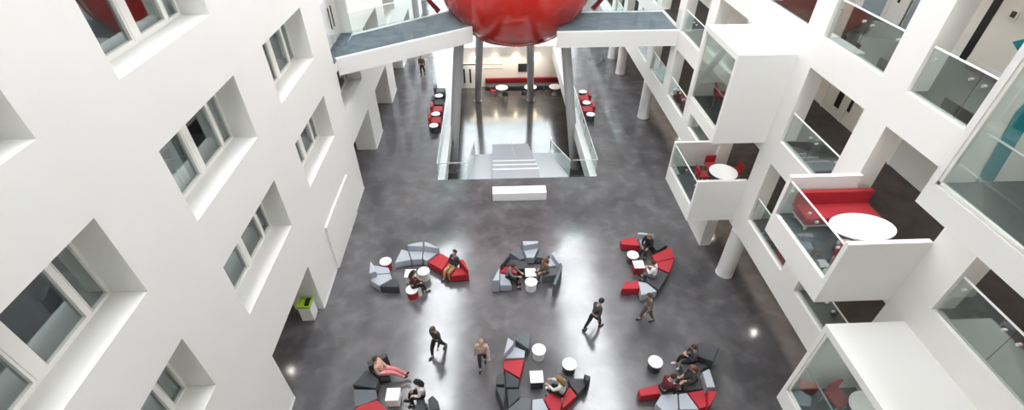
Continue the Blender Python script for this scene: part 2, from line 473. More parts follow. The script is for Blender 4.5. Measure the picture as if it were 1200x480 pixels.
# ------------------------------------------------------------------ red egg, its legs and the bridges
EC = (1.42, 29.0, 9.05); ER = (4.4, 4.3, 3.78)
egg = thing('egg_pod', 'huge glossy red egg-shaped pod hanging over the hall on grey columns', 'pod', (EC[0], EC[1], EC[2]-ER[2]))
MB().ball(EC, ER, nu=96, nv=64).build('shell', M['egg'], egg, smooth=True)
def egg_pt(lon, lat, k=1.003):
    return (EC[0]+ER[0]*k*math.cos(lat)*math.sin(lon), EC[1]-ER[1]*k*math.cos(lat)*math.cos(lon), EC[2]+ER[2]*k*math.sin(lat))
for lon in (-.86, .86):
    MB().tube([egg_pt(lon, -1.25+.05*i) for i in range(45)], .045, n=6).build('seam', M['egg_seam'], egg, smooth=True)
MB().tube([egg_pt(-1.05+.07*i, -.98) for i in range(31)], .03, n=6).build('seam', M['egg'], egg, smooth=True)
for s in (-1, 1):
    MB().tube([(1.42+s*4.45, 28.4, 7.3), (1.42+s*5.8, 28.4, 9.0), (1.42+s*3.8, 28.8, 10.2)], .16, n=8).build('strut', M['red_dark'], egg, smooth=True)
LEGS = [((-3.05, 28.15, ZL), (-1.9, 28.1, 6.3), 'grey leaning column, leftmost of the four under the red egg'),
        ((5.72, 28.2, ZL), (4.3, 28.1, 6.1), 'grey leaning column, rightmost of the four under the red egg'),
        ((-1.42, 38.9, ZL), (-.76, 31.0, 5.7), 'grey slim column, second from left under the red egg'),
        ((3.28, 38.8, ZL), (2.48, 31.0, 5.6), 'grey slim column, third from left under the red egg')]
for a, b, lab in LEGS:
    t = thing('leaning_column', lab, 'column', a, 'grey columns carrying the red egg')
    r = .31
    MB().tube([a, b], r if a[1] < 30 else .27, n=24).build('shaft', M['grey_col'], t, smooth=True)
    MB().lathe(a, [(.36, 0), (.36, .04)], n=24).build('base_plate', M['grey_col'], t, smooth=True)

def bridge(label, front, back, z=7.2, deep=.8, ends=()):
    """front/back: two points each (outer end first); the deck runs between them"""
    t = thing('footbridge', label, 'bridge', ((front[0][0]+back[1][0])/2, (front[0][1]+back[1][1])/2, z-deep))
    poly = [front[0], front[1], back[1], back[0]]
    MB().prism(poly, z-deep, z-.03).build('deck_beam', M['pod'], t)
    def off(p, q, d):
        v = Vector((q[0]-p[0], q[1]-p[1])); n = Vector((-v.y, v.x)).normalized()*d
        return (p[0]+n.x, p[1]+n.y), (q[0]+n.x, q[1]+n.y)
    sgn = 1 if (Vector(front[1])-Vector(front[0])).cross(Vector(back[0])-Vector(front[0])) > 0 else -1
    f0, f1 = off(front[0], front[1], .12*sgn); b0, b1 = off(back[0], back[1], -.12*sgn)
    MB().prism([f0, f1, b1, b0], z-.03, z).build('carpet', M['carpet_blue'], t)
    for nm, (p, q), (p2, q2) in (('kerb', front, (f0, f1)), ('kerb', back, (b0, b1))):
        MB().prism([p, q, q2, p2], z-.03, z+.05).build(nm, M['white'], t)
    for (p, q), s in ((front, 1), (back, -1)):
        g0, g1 = off(p, q, .06*sgn*s); g2, g3 = off(p, q, .075*sgn*s)
        MB().prism([g0, g1, g3, g2], z+.05, z+1.1).build('glass_panel', M['glass'], t)
        if s < 0: MB().tube([(*g0, z+1.13), (*g1, z+1.13)], .024, n=8).build('handrail', M['rail'], t, smooth=True)
    return t
bridge('straight white footbridge with slate carpet from the red egg to the right wall', [(XR-.01, 24.95), (3.4, 24.95)], [(XR-.01, 28.25), (3.9, 28.25)])
bridge('slanting white footbridge with slate carpet from the left wall to the red egg', [(XL+.01, 21.85), (-1.05, 25.93)], [(XL+.01, 25.1), (-1.2, 29.73)])
struct('floor', MB().box(XL-TW-2, XL, 21.57, 25.39, 7.1, 7.2), M['carpet_blue'])
# glazed doors in the left bridge opening
d = MB().box(XL-.60, XL-.57, 21.6, 25.38, 7.2, 9.75).build('door_20', M['door_pale']); d['kind'] = 'structure'  # opaque pale colour stands in for the lit lobby behind the glass
fr = MB()
for y in (21.6, 22.85, 24.1, 25.33): fr.box(XL-.63, XL-.54, y, y+.06, 7.2, 9.75)
fr.box(XL-.63, XL-.54, 21.6, 25.38, 9.66, 9.75)
fr.build('door_frame', M['frame'], d)
for y in (23.9, 24.35): MB().tube([(XL-.5, y, 7.9), (XL-.5, y, 8.9)], .03, n=8).build('door_handle', M['black'], d, smooth=True)
MODULES = [
('A', 'light', [(-5.69, 15.1), (-4.87, 14.91), (-4.74, 14.56), (-5.35, 14.51)], [(-5.67, 15.07), (-5.43, 14.77), (-5.26, 14.33), (-5.57, 14.22)], 'light grey wedge seat with back, far left tip of the rear left ring'),
('A', 'light', [(-5.35, 14.5), (-4.74, 14.54), (-4.61, 14.24), (-5.12, 13.82), (-5.57, 14.18)], None, 'light grey low wedge seat next to the charcoal one, rear left ring'),
('A', 'charcoal', [(-5.12, 13.79), (-4.61, 14.24), (-4.33, 14.11), (-4.25, 13.73)], None, 'charcoal wedge seat at the front end of the rear left ring'),
('A', 'light', [(-4.48, 16.05), (-4.14, 15.94), (-3.94, 15.34), (-4.67, 15.17)], None, 'light grey wedge seat without back, left end of the rear left arc'),
('A', 'light', [(-4.13, 15.93), (-3.45, 15.88), (-3.43, 15.36), (-3.92, 15.34)], [(-4.19, 15.98), (-3.87, 16.14), (-3.43, 16.18), (-3.4, 15.84), (-4.14, 15.89)], 'light grey wedge seat with back, in the middle of the rear left arc'),
('A', 'light', [(-3.44, 15.88), (-2.74, 15.78), (-3.21, 15.22), (-3.42, 15.35)], [(-3.42, 16.18), (-3.27, 16.16), (-2.62, 15.66), (-3.38, 15.84)], 'light grey wedge seat with back touching the red seats of the rear left ring'),
('A', 'red', [(-3.2, 15.18), (-2.63, 15.74), (-2.18, 15.38), (-2.49, 14.65)], None, 'red low wedge seat touching the light grey seats, rear left ring'),
('A', 'red', [(-2.48, 14.64), (-2.16, 15.36), (-1.84, 15.18), (-1.89, 14.85), (-2.11, 14.27)], None, 'red wedge seat under the person in tan trousers'),
('A', 'red', [(-2.09, 14.26), (-1.87, 14.83), (-1.36, 14.61), (-1.32, 14.33)], [(-1.77, 14.99), (-1.53, 14.97), (-1.28, 14.3), (-1.32, 14.21)], 'red wedge seat with back, right end of the rear left ring'),
('B', 'light', [(0.06, 14.35), (0.38, 14.27), (0.57, 13.62), (0.04, 13.64)], [(0.05, 14.41), (0.06, 14.06), (0.03, 13.6), (-0.29, 13.61)], 'light grey wedge seat with back, left end of the rear middle ring'),
('B', 'red', [(0.07, 14.72), (0.88, 14.79), (0.82, 14.25), (0.12, 14.37)], None, 'red wedge seat under a person, rear middle ring'),
('B', 'charcoal', [(0.41, 15.25), (0.98, 15.11), (0.9, 14.79), (0.13, 14.76)], [(0.07, 14.51), (0.5, 15.29), (0.58, 15.16), (0.16, 14.53)], 'charcoal wedge seat with back between red and slate seats, rear middle ring'),
('B', 'slate', [(0.52, 15.62), (1.02, 16.03), (1.24, 15.21), (1.0, 15.12)], None, 'slate wedge seat left of the light grey crown seat, rear middle ring'),
('B', 'light', [(1.18, 15.76), (1.93, 15.92), (1.65, 15.24), (1.29, 15.23)], [(1.11, 16.02), (1.92, 15.99), (1.91, 15.84), (1.15, 15.68)], 'light grey wedge seat with back at the crown of the rear middle ring'),
('B', 'slate', [(2.04, 15.97), (2.42, 15.41), (2.2, 15.17), (1.72, 15.25)], None, 'slate wedge seat right of the light grey crown seat, rear middle ring'),
('B', 'light', [(2.2, 15.15), (2.48, 15.21), (2.75, 14.71), (2.21, 14.65)], [(2.38, 15.21), (2.6, 15.34), (2.81, 14.54), (2.69, 14.43)], 'light grey wedge seat with back, right side of the rear middle ring'),
('B', 'slate', [(1.94, 14.52), (2.73, 14.62), (2.68, 14.17), (1.89, 14.03)], [(2.69, 14.38), (2.84, 14.51), (2.79, 14.19), (2.36, 13.21), (2.26, 13.33)], 'slate wedge seat with back, right end of the rear middle ring'),
('C', 'red', [(5.81, 16.22), (6.59, 16.48), (6.69, 15.8), (5.81, 15.93)], None, 'red wedge seat at the upper left tip of the rear right ring'),
('C', 'light', [(6.73, 16.57), (7.52, 16.48), (7.28, 15.93), (6.71, 15.8)], [(6.59, 16.37), (6.79, 16.39), (7.41, 16.22), (7.37, 16.14), (6.58, 16.24)], 'light grey wedge seat with back at the top of the rear right ring'),
('C', 'charcoal', [(7.56, 16.47), (7.99, 15.81), (7.32, 15.4), (7.21, 15.91)], None, 'charcoal wedge seat at the upper right of the rear right ring'),
('C', 'red', [(7.04, 15.17), (8.06, 15.68), (8.07, 14.98), (7.06, 14.72)], None, 'red wedge seat, upper of two red ones on the right of the rear right ring'),
('C', 'red', [(7.05, 14.7), (8.06, 14.95), (7.52, 14.05), (7.09, 14.39)], None, 'red wedge seat, lower of two red ones on the right of the rear right ring'),
('C', 'charcoal', [(6.41, 14.0), (7.06, 14.35), (7.48, 14.0), (6.78, 13.09), (6.4, 13.58)], None, 'charcoal wedge seat under the person in white, rear right ring'),
('C', 'light', [(6.02, 13.65), (6.38, 13.55), (6.71, 13.04), (5.96, 12.84)], None, 'light grey wedge seat beside the red end seat, rear right ring'),
('C', 'red', [(5.42, 13.62), (6.02, 13.7), (6.06, 13.22), (5.2, 13.23)], None, 'red wedge seat at the front tip of the rear right ring'),
('D', 'charcoal', [(-4.84, 9.9), (-4.54, 10.1), (-3.98, 9.56), (-4.35, 9.47)], [(-4.88, 9.96), (-4.16, 10.34), (-4.09, 10.16), (-4.75, 9.71)], 'charcoal wedge seat with back under the person in pink, front left ring'),
('D', 'charcoal', [(-5.28, 9.25), (-4.88, 9.88), (-4.37, 9.47), (-4.4, 9.08)], None, 'charcoal low wedge seat left of the person in pink, front left ring'),
('D', 'slate', [(-5.22, 9.1), (-4.39, 9.06), (-4.25, 8.69), (-4.67, 8.59), (-5.02, 8.4)], None, 'slate wedge seat behind the red seat, front left ring'),
('D', 'red', [(-4.99, 8.39), (-4.76, 8.54), (-4.29, 8.67), (-3.87, 8.28), (-3.88, 7.89), (-4.87, 7.93)], None, 'red wedge seat in the front left ring'),
('D', 'charcoal', [(-2.96, 8.65), (-2.7, 8.79), (-2.55, 8.23), (-2.88, 8.14)], [(-2.53, 8.45), (-2.36, 8.61), (-2.11, 8.38), (-2.07, 8.03), (-2.44, 8.0)], 'charcoal wedge seat with back under the black-haired person, front left ring'),
('E', 'slate', [(0.56, 10.89), (0.9, 11.33), (1.21, 11.13), (1.08, 10.42)], None, 'slate wedge seat at the tip of the front middle ring'),
('E', 'light', [(0.53, 10.6), (0.94, 10.4), (0.89, 10.08), (0.14, 10.1)], [(0.28, 10.82), (0.55, 10.61), (0.51, 10.43), (0.09, 9.99)], 'light grey wedge seat with back next to the slate tip seat, front middle ring'),
('E', 'red', [(0.08, 10.01), (0.89, 10.04), (0.68, 9.26), (0.09, 9.67)], None, 'red wedge seat between light grey and charcoal seats, front middle ring'),
('E', 'charcoal', [(0.15, 9.61), (0.68, 9.22), (0.6, 8.91), (0.14, 8.93)], [(-0.19, 9.22), (0.11, 9.41), (0.12, 8.83), (-0.21, 8.84)], 'charcoal wedge seat with back next to the red one, front middle ring'),
('E', 'charcoal', [(0.16, 8.89), (0.61, 8.88), (0.64, 8.54), (0.21, 8.17)], [(-0.22, 8.82), (0.13, 8.78), (0.12, 8.32), (0.07, 8.01)], 'charcoal wedge seat with back, second along from the red one, front middle ring'),
('E', 'slate', [(0.18, 8.14), (0.67, 8.55), (1.03, 8.51), (0.96, 7.83), (0.41, 7.61)], None, 'slate wedge seat beside the light grey seat at picture bottom, front middle ring'),
('E', 'light', [(1.05, 8.47), (1.42, 8.49), (1.59, 8.05), (1.57, 7.69), (0.97, 7.71)], None, 'light grey wedge seat between slate and red, front middle ring'),
('E', 'red', [(1.44, 8.48), (1.79, 8.79), (2.11, 8.53), (2.0, 8.05), (1.74, 7.92), (1.59, 8.09)], None, 'red low wedge seat left of the brown-haired person, front middle ring'),
('E', 'red', [(2.12, 8.54), (2.42, 8.88), (2.63, 8.52), (2.03, 8.06)], None, 'red wedge seat under the brown-haired person, front middle ring'),
('E', 'charcoal', [(2.36, 9.21), (2.94, 9.18), (2.98, 8.87), (2.65, 8.55), (2.44, 8.89)], [(2.92, 9.19), (3.19, 9.05), (3.0, 8.78), (2.89, 8.99)], 'charcoal wedge seat with back, right end of the front middle ring'),
('F', 'red', [(4.79, 8.68), (5.52, 8.83), (5.56, 8.48), (4.81, 8.41)], None, 'red wedge seat at the left end of the front right ring'),
('F', 'light', [(5.24, 8.13), (5.55, 8.45), (6.14, 8.46), (5.99, 7.87), (5.47, 7.78)], None, 'light grey wedge seat left of centre in the front right ring'),
('F', 'light', [(6.15, 8.46), (6.46, 8.49), (6.69, 7.85), (6.0, 7.87)], None, 'light grey wedge seat touching the red seats, front right ring'),
('F', 'red', [(6.48, 8.5), (7.12, 8.58), (6.99, 7.94), (6.71, 7.87)], [(7.08, 8.39), (7.43, 8.32), (6.94, 7.77), (6.86, 7.76)], 'red wedge seat with back, right side of the front right ring'),
('F', 'charcoal', [(6.63, 8.97), (7.24, 9.32), (7.2, 8.6), (6.48, 8.53)], [(7.11, 9.09), (7.44, 9.21), (7.39, 8.41), (7.06, 8.42)], 'charcoal wedge seat with light grey back, front right ring'),
('F', 'charcoal', [(6.56, 9.58), (7.18, 9.92), (7.66, 9.5), (7.25, 9.35), (6.63, 8.99)], [(7.33, 10.23), (7.45, 10.31), (8.13, 9.97), (7.69, 9.41), (7.17, 9.64)], 'charcoal wedge seat with tall back, rear corner of the front right ring'),
]
TABLES = [
('A', 'round', -5.08, 15.28, 'red', 'round white-topped table on red drum base by the light grey seats, rear left ring'),
('A', 'round', -3.3, 14.6, 'white', 'round white table on pale drum in the middle of the rear left ring'),
('A', 'stool', -3.69, 13.58, 'red', 'red drum stool with white top under the person in maroon'),
('A', 'square', -3.88, 14.5, 'white', 'white cube table behind the person in maroon, rear left ring'),
('B', 'round', 1.4, 13.78, 'white', 'round white table in front of the white cube, rear middle ring'),
('B', 'square', 1.41, 14.34, 'charcoal', 'square white-topped cube table, rear middle ring'),
('B', 'pouf', 1.06, 14.79, 'charcoal', 'charcoal cube pouf left of the square table, rear middle ring'),
('C', 'round', 6.18, 15.22, 'charcoal', 'round white-topped table by the red tip seat, rear right ring'),
('C', 'square', 6.3, 14.62, 'red', 'square white-topped table on red base, rear right ring'),
('D', 'square', -3.78, 8.84, 'white', 'white cube table in the front left ring'),
('E', 'round', 1.45, 10.41, 'white', 'round white drum table beside the slate tip seat, front middle ring'),
('E', 'round', 2.52, 9.76, 'charcoal', 'round white-topped dark drum table by the right end of the front middle ring'),
('E', 'square', 1.27, 9.3, 'charcoal', 'square white-topped dark cube table, front middle ring'),
('F', 'round', 5.7, 9.72, 'charcoal', 'round white-topped dark drum table left of the front right ring'),
]
# ------------------------------------------------------------------ void: balustrades, stairs, lower lounge
def glass_run(label, pts, z=0., h=1.08):
    t = thing('glass_balustrade', label, 'balustrade', (pts[0][0], pts[0][1], z), 'glass balustrades around the stair well')
    for p, q in zip(pts[:-1], pts[1:]):
        v = Vector((q[0]-p[0], q[1]-p[1])); L = v.length; n = max(1, round(L/1.9)); nn = Vector((-v.y, v.x)).normalized()*.0075
        for i in range(n):
            a = Vector(p)+v*(i/n+.004); b = Vector(p)+v*((i+1)/n-.004)
            MB().prism([(a.x+nn.x, a.y+nn.y), (b.x+nn.x, b.y+nn.y), (b.x-nn.x, b.y-nn.y), (a.x-nn.x, a.y-nn.y)], z+.03, z+h).build('glass_panel', M['glass'], t)
    MB().tube([(p[0], p[1], z+h+.02) for p in pts], .025, n=8).build('handrail', M['rail'], t, smooth=True)
    return t
SX0, SX1 = -1.55, 4.2
glass_run('L-shaped glass balustrade on the left of the stair well with pale rail', [(SX0-.12, VY0+.06), (VX0+.06, VY0+.06), (VX0+.06, VY1-.1)], z=.0)
glass_run('L-shaped glass balustrade on the right of the stair well with pale rail', [(SX1+.12, VY0+.06), (VX1-.06, VY0+.06), (VX1-.06, VY1-.1)], z=.0)
glass_run('glass balustrade closing the far end of the stair well above the white wall', [(VX0+.5, VY1+.12), (VX1-.5, VY1+.12)], z=.12)
# stairs: two pale flights with a block of wide seating steps between
st = thing('staircase', 'wide pale stair descending from the hall to the lower lounge', 'stairs', (1.2, 26, ZL))
n = 22; rise = 3.66/n; run = .37
for x0, x1 in ((SX0, -.22), (2.56, SX1)):
    mb = MB()
    for i in range(n):
        mb.box(x0, x1, VY0+i*run, VY0+(i+1)*run+.02, max(ZL, -(i+1)*rise-1.0), -(i+1)*rise+.02)
    mb.build('flight', M['stair_light'], st)
mb = MB(); nb = 8
for i in range(nb):
    z = -(i)*3.66/nb-.1
    mb.box(-.2, 2.54, VY0+.0+i*1.12, VY0+(i+1)*1.12+.01, ZL, z)
mb.build('seating_steps', M['stair'], st)
mb = MB()
for i in range(3):
    z = -(i)*3.66/nb-.1
    mb.box(-.2, 2.54, VY0+i*1.12+1.02, VY0+(i+1)*1.12+.015, z-.02, z+.006)
mb.build('nosing', M['white'], st)
MB().tube([(1.17, VY0+2.4, .0), (1.17, VY0+8.6, ZL+.8)], .02, n=8).build('centre_rail', M['steel'], st, smooth=True)
for x, lab in ((SX0-.03, 'left'), (SX1+.03, 'right')):
    t = thing('stair_balustrade', 'sloping glass balustrade with steel handrail on the %s side of the stair' % lab, 'balustrade', (x, VY0, 0))
    y1 = VY0+8.1
    mb = MB(); e = .008
    prof = [(VY0+.1, -.15), (y1, ZL), (y1, ZL+1.0), (VY0+.1, 1.0)]
    vs = [(x-e, a, b) for a, b in prof]+[(x+e, a, b) for a, b in prof]
    mb.add(vs, [(0, 1, 2, 3), (7, 6, 5, 4), (0, 4, 5, 1), (1, 5, 6, 2), (2, 6, 7, 3), (3, 7, 4, 0)])
    mb.build('glass_panel', M['glass'], t)
    MB().tube([(x, VY0+.1, 1.03), (x, y1, ZL+1.03), (x, y1+.6, ZL+1.03), (x, y1+.65, ZL+.0)], .028, n=8).build('handrail', M['steel'], t, smooth=True)
# lower lounge
M['red_seat'] = mat('crimson_vinyl', (.22, .008, .016), .5)
b = thing('banquette', 'long red upholstered bench along the white wall of the lower lounge', 'bench', (2.7, 41.3, ZL))
MB().box(-.75, 6.3, 40.75, 41.62, ZL+.12, ZL+.45).build('seat', M['charcoal'], b, bevel=.03)
MB().box(-.75, 6.3, 41.4, 41.66, ZL+.45, ZL+.9).build('backrest', M['red_seat'], b, bevel=.03)
MB().box(-.65, 6.2, 40.9, 41.6, ZL, ZL+.12).build('plinth', M['black'], b)
for i, (x, lab) in enumerate(((.74, 'round white table, left one of three before the red bench'), (3.33, 'round white table, middle one of three before the red bench'), (5.55, 'round white table, right one of three before the red bench'))):
    t = thing('round_table', lab, 'table', (x, 39.9, ZL), 'tables in the lower lounge')
    MB().lathe((x, 39.9, ZL), [(.55, .72), (.55, .76)], n=28).build('tabletop', M['white_top'], t, smooth=True)
    MB().lathe((x, 39.9, ZL), [(.05, .03), (.05, .72)], n=12).build('pole', M['steel'], t, smooth=True)
    MB().lathe((x, 39.9, ZL), [(.3, 0), (.28, .03)], n=20).build('base', M['steel'], t, smooth=True)
def tub_chair(x, y, z, rz, label, m, group):
    t = thing('tub_chair', label, 'chair', (x, y, z), group)
    def R(px, py): return (x+px*math.cos(rz)-py*math.sin(rz), y+px*math.sin(rz)+py*math.cos(rz))
    MB().prism([R(-.25, -.25), R(.25, -.25), R(.25, .22), R(-.25, .22)], z+.40, z+.47).build('seat', m, t, bevel=.02)
    MB().prism([R(-.24, .2), R(.24, .2), R(.21, .27), R(-.21, .27)], z+.47, z+.83).build('backrest', m, t, bevel=.02)
    for px, py in ((-.2, -.2), (.2, -.2), (-.2, .2), (.2, .2)):
        p = R(px, py); MB().tube([(p[0], p[1], z), (p[0], p[1], z+.4)], .016, n=8).build('leg', M['steel'], t, smooth=True)
    return t
tub_chair(-.05, 39.9, ZL, PI/2, 'red chair left of the left lounge table', M['red'], 'chairs in the lower lounge')
tub_chair(1.0, 39.1, ZL, PI, 'dark chair in front of the left lounge table', M['charcoal'], 'chairs in the lower lounge')
tub_chair(2.7, 39.2, ZL, PI, 'dark chair in front of the middle lounge table', M['charcoal'], 'chairs in the lower lounge')
tub_chair(4.75, 39.7, ZL, PI/2, 'dark chair left of the right lounge table', M['charcoal'], 'chairs in the lower lounge')
tag(MB().box(2.3, 3.1, 41.6, 41.69, -2.2, -1.45).build('wall_screen', M['black'], bevel=.01), 'black screen on the white wall of the lower lounge', 'screen')
lk = thing('wall_cabinet', 'white cabinet with two black slots at the left of the lower lounge wall', 'cabinet', (-2.2, 41.6, ZL))
MB().box(-2.95, -1.35, 41.5, 41.69, ZL, ZL+2.3).build('carcass', M['white'], lk)
MB().box(-2.95, -1.35, 41.48, 41.52, ZL+2.22, ZL+2.32).build('top_rail', M['black'], lk)
for x in (-2.65, -2.1): MB().box(x-.08, x+.08, 41.48, 41.5, ZL+.5, ZL+1.85).build('slot', M['black'], lk)
mb = MB()
for z in (-1.5, -1.9): mb.box(-.9, .9, 41.66, 41.69, z, z+.05)
struct('trim_6', mb, M['stair'])
for i, x in enumerate((-1.7, .2, 2.1, 4.0)):
    t = tag(MB().ball((x, 41.55, -.75), (.1, .08, .08), nu=12, nv=8).build('wall_light', mat('warm_lamp', (1, .9, .7), emit=((1, .82, .55), 35)), smooth=True),
        'small warm wall light, %s from the left in the row above the red bench' % ORD[i], 'light', 'wall lights above the red bench')
# seats either side of the well
def pouf_row(x, ys, side):
    for y, kind, lab in ys:
        if kind == 'table':
            t = thing('drum_table', lab, 'table', (x, y, 0), 'seats and tables beside the stair well')
            MB().lathe((x, y, 0), [(.24, 0), (.26, .42)], n=24).build('base', M['charcoal'], t, smooth=True)
            MB().lathe((x, y, 0), [(.29, .42), (.29, .46)], n=24).build('tabletop', M['white_top'], t, smooth=True)
        else:
            t = thing('low_seat', lab, 'seat', (x, y, 0), 'seats and tables beside the stair well')
            MB().box(x-.4, x+.4, y-.38, y+.38, .06, .43).build('seat', M[kind], t, bevel=.03)
            bx = x-.4 if side < 0 else x+.22
            MB().box(bx, bx+.18, y-.38, y+.38, .43, .76).build('backrest', M[kind], t, bevel=.03)
            MB().box(x-.33, x+.33, y-.31, y+.31, 0, .06).build('plinth', M['black'], t)
pouf_row(-3.95, [(32.6, 'slate', 'slate low seat left of the stair well, farthest of its row'), (31.7, 'table', 'white-topped drum table by the slate seats left of the stair well'),
                 (30.75, 'charcoal', 'charcoal low seat left of the stair well between two tables'), (29.75, 'red', 'red low seat, farther of two left of the stair well'), (29.0, 'table', 'white-topped drum table between the red seats left of the stair well'),
                 (28.2, 'red', 'red low seat, nearer of two left of the stair well'), (27.45, 'table', 'white-topped dark drum table at the near end of the row left of the stair well')], -1)
pouf_row(6.5, [(31.9, 'table', 'white-topped drum table at the far end of the row right of the stair well'), (31.0, 'red', 'red low seat, farther of two right of the stair well'), (30.2, 'table', 'white-topped drum table between the red seats right of the stair well'),
               (29.35, 'red', 'red low seat, nearer of two right of the stair well'), (28.5, 'table', 'white-topped dark drum table at the near end of the row right of the stair well')], 1)
# white block bench
tag(MB().box(-.2, 2.68, 19.95, 20.6, 0, .5).build('block_bench', M['white'], bevel=.015), 'long white block bench in front of the stair well', 'bench')
# waste bin in the left doorway
wb = thing('waste_bin', 'white square bin with lime green open top in the left wall doorway', 'bin', (-7.8, 12.65, 0))
MB().box(-8.06, -7.56, 12.45, 12.95, 0, .78).build('body', M['white'], wb, bevel=.02)
mb = MB(); mb.box(-8.07, -7.55, 12.44, 12.48, .78, .9); mb.box(-8.07, -7.55, 12.92, 12.96, .78, .9); mb.box(-8.07, -8.03, 12.48, 12.92, .78, .9); mb.box(-7.59, -7.55, 12.48, 12.92, .78, .9)
mb.build('rim', M['lime'], wb)
MB().box(-8.03, -7.59, 12.48, 12.92, .76, .8).build('liner', M['lime'], wb)
MB().box(-7.78, -7.6, 12.55, 12.88, .8, .93).build('flap', M['black'], wb)

# ------------------------------------------------------------------ downlights in the soffits
for i, (x, y) in enumerate(((11.78, 12.92), (12.78, 25.98), (13.58, 29.8), (12.2, 19.4), (11.8, 33.2))):
    t = thing('downlight', 'small recessed downlight in the ground-floor soffit on the right', 'light', (x, y, 2.6), 'ground-floor downlights')
    MB().lathe((x, y, 2.585), [(.11, 0), (.11, .03)], n=20).build('trim_ring', M['white'], t, smooth=True)
    MB().lathe((x, y, 2.57), [(.085, 0), (.085, .014)], n=20).build('lamp', M['lamp'], t, smooth=True)
t = thing('downlight', 'small recessed downlight in the ground-floor soffit on the left', 'light', (-8.9, 12.2, 2.6))
struct('ceiling', MB().box(-14, XL-TW, Y0, Y1, 2.9, 3.0), M['ceiling'])
MB().lathe((-9.2, 12.0, 2.87), [(.11, 0), (.11, .03)], n=20).build('trim_ring', M['white'], t, smooth=True)
MB().lathe((-9.2, 12.0, 2.855), [(.085, 0), (.085, .014)], n=20).build('lamp', M['lamp'], t, smooth=True)

# ------------------------------------------------------------------ modular seating
def inset(poly, d):
    c = Vector((sum(p[0] for p in poly)/len(poly), sum(p[1] for p in poly)/len(poly)))
    out = []
    for p in poly:
        v = Vector(p)-c; out.append(tuple(c+v*(1-d/max(v.length, .05))))
    return out
def hull(pts):
    pts = sorted(set(pts)); 
    def half(ps):
        h = []
        for p in ps:
            while len(h) > 1 and (h[-1][0]-h[-2][0])*(p[1]-h[-2][1])-(h[-1][1]-h[-2][1])*(p[0]-h[-2][0]) <= 0: h.pop()
            h.append(p)
        return h
    a = half(pts); b = half(pts[::-1]); return a[:-1]+b[:-1]
GROUPS = {'A': 'rear left ring of wedge seats', 'B': 'rear middle ring of wedge seats', 'C': 'rear right ring of wedge seats', 'D': 'front left ring of wedge seats', 'E': 'front middle ring of wedge seats', 'F': 'front right ring of wedge seats'}
for c, colr, seat, back, label in MODULES:
    seat = inset(hull(seat), .02)
    cx = sum(p[0] for p in seat)/len(seat); cy = sum(p[1] for p in seat)/len(seat)
    t = thing('wedge_seat', label, 'seat', (cx, cy, 0), GROUPS[c])
    MB().prism(seat, .05, .43).build('seat', M[colr], t, bevel=.02)
    MB().prism(inset(seat, .07), 0, .05).build('plinth', M['black'], t)
    if back:
        bk = inset(hull(back), .015)
        bc = colr
        if 'light grey back' in label: bc = 'light'
        MB().prism(bk, .05, .76, top=inset(bk, .03)).build('backrest', M[bc], t, bevel=.02)
for c, kind, x, y, colr, label in TABLES:
    nm = {'round': 'drum_table', 'square': 'cube_table', 'stool': 'drum_stool', 'pouf': 'cube_pouf'}[kind]
    t = thing(nm, label, 'stool' if kind in ('stool', 'pouf') else 'table', (x, y, 0), 'tables and stools among the wedge seats')
    mc = M['white'] if colr == 'white' else M[colr]
    if kind in ('round', 'stool'):
        MB().lathe((x, y, 0), [(.23, 0), (.24, .4)], n=28).build('base', mc, t, smooth=True)
        MB().lathe((x, y, 0), [(.26, .4), (.265, .42), (.265, .45), (.255, .46)], n=28).build('tabletop' if kind == 'round' else 'cushion', M['white_top'], t, smooth=True)
    else:
        MB().box(x-.22, x+.22, y-.22, y+.22, 0, .41).build('base', mc, t, bevel=.01)
        MB().box(x-.235, x+.235, y-.235, y+.235, .41, .45).build('tabletop' if kind == 'square' else 'cushion', M['white_top'] if kind == 'square' else mc, t, bevel=.008)

# furniture in the pods
def pod_table(x, y, z, rx, ry_, label):
    t = thing('pedestal_table', label, 'table', (x, y, z))
    mb = MB(); n = 40
    mb.prism([(x+rx*math.cos(2*PI*k/n), y+ry_*math.sin(2*PI*k/n)) for k in range(n)], z+.71, z+.745)
    mb.build('tabletop', M['white_top'], t, bevel=.006)
    MB().lathe((x, y, z), [(.05, .02), (.05, .71)], n=14).build('pole', M['steel'], t, smooth=True)
    MB().lathe((x, y, z), [(.32, 0), (.3, .03)], n=24).build('base', M['steel'], t, smooth=True)
pod_table(9.62, 16.1, 3.63, .58, .58, 'round white table in the open pod with red chairs')
tub_chair(8.86, 16.35, 3.63, PI/2, 'red chair left of the round pod table, nearest the glass', M['red'], 'red chairs round the pod table')
tub_chair(9.5, 17.0, 3.63, 0, 'red chair behind the round pod table against the far panel', M['red'], 'red chairs round the pod table')
tub_chair(10.35, 16.55, 3.63, -PI/2-.5+PI/2-PI/3, 'red chair right of the round pod table, deepest in', M['red'], 'red chairs round the pod table')
pod_table(9.22, 8.6, 7.24, .82, .52, 'oval white table in the pod with the red sofa')
sf = thing('sofa', 'long red sofa with high back along the far panel of the open pod', 'sofa', (9.3, 9.6, 7.24))
MB().box(8.25, 10.3, 9.25, 9.9, 7.46, 7.70).build('seat', M['red'], sf, bevel=.03)
MB().box(8.25, 10.3, 9.85, 10.0, 7.55, 8.12).build('backrest', M['red'], sf, bevel=.03)
MB().box(8.27, 10.28, 9.27, 9.9, 7.40, 7.46).build('base_frame', M['white'], sf)
for x in (8.4, 10.15):
    for y in (9.35, 9.85): MB().box(x-.03, x+.03, y-.03, y+.03, 7.24, 7.42).build('leg', M['white'], sf)
tub_chair(8.55, 7.95, 7.24, PI*.75, 'red chair beside the oval table near the pod glass', M['red'], 'red chair by the oval table')
pod_table(9.35, 5.7, 3.63, .5, .5, 'round white table inside the bottom right glass pod')
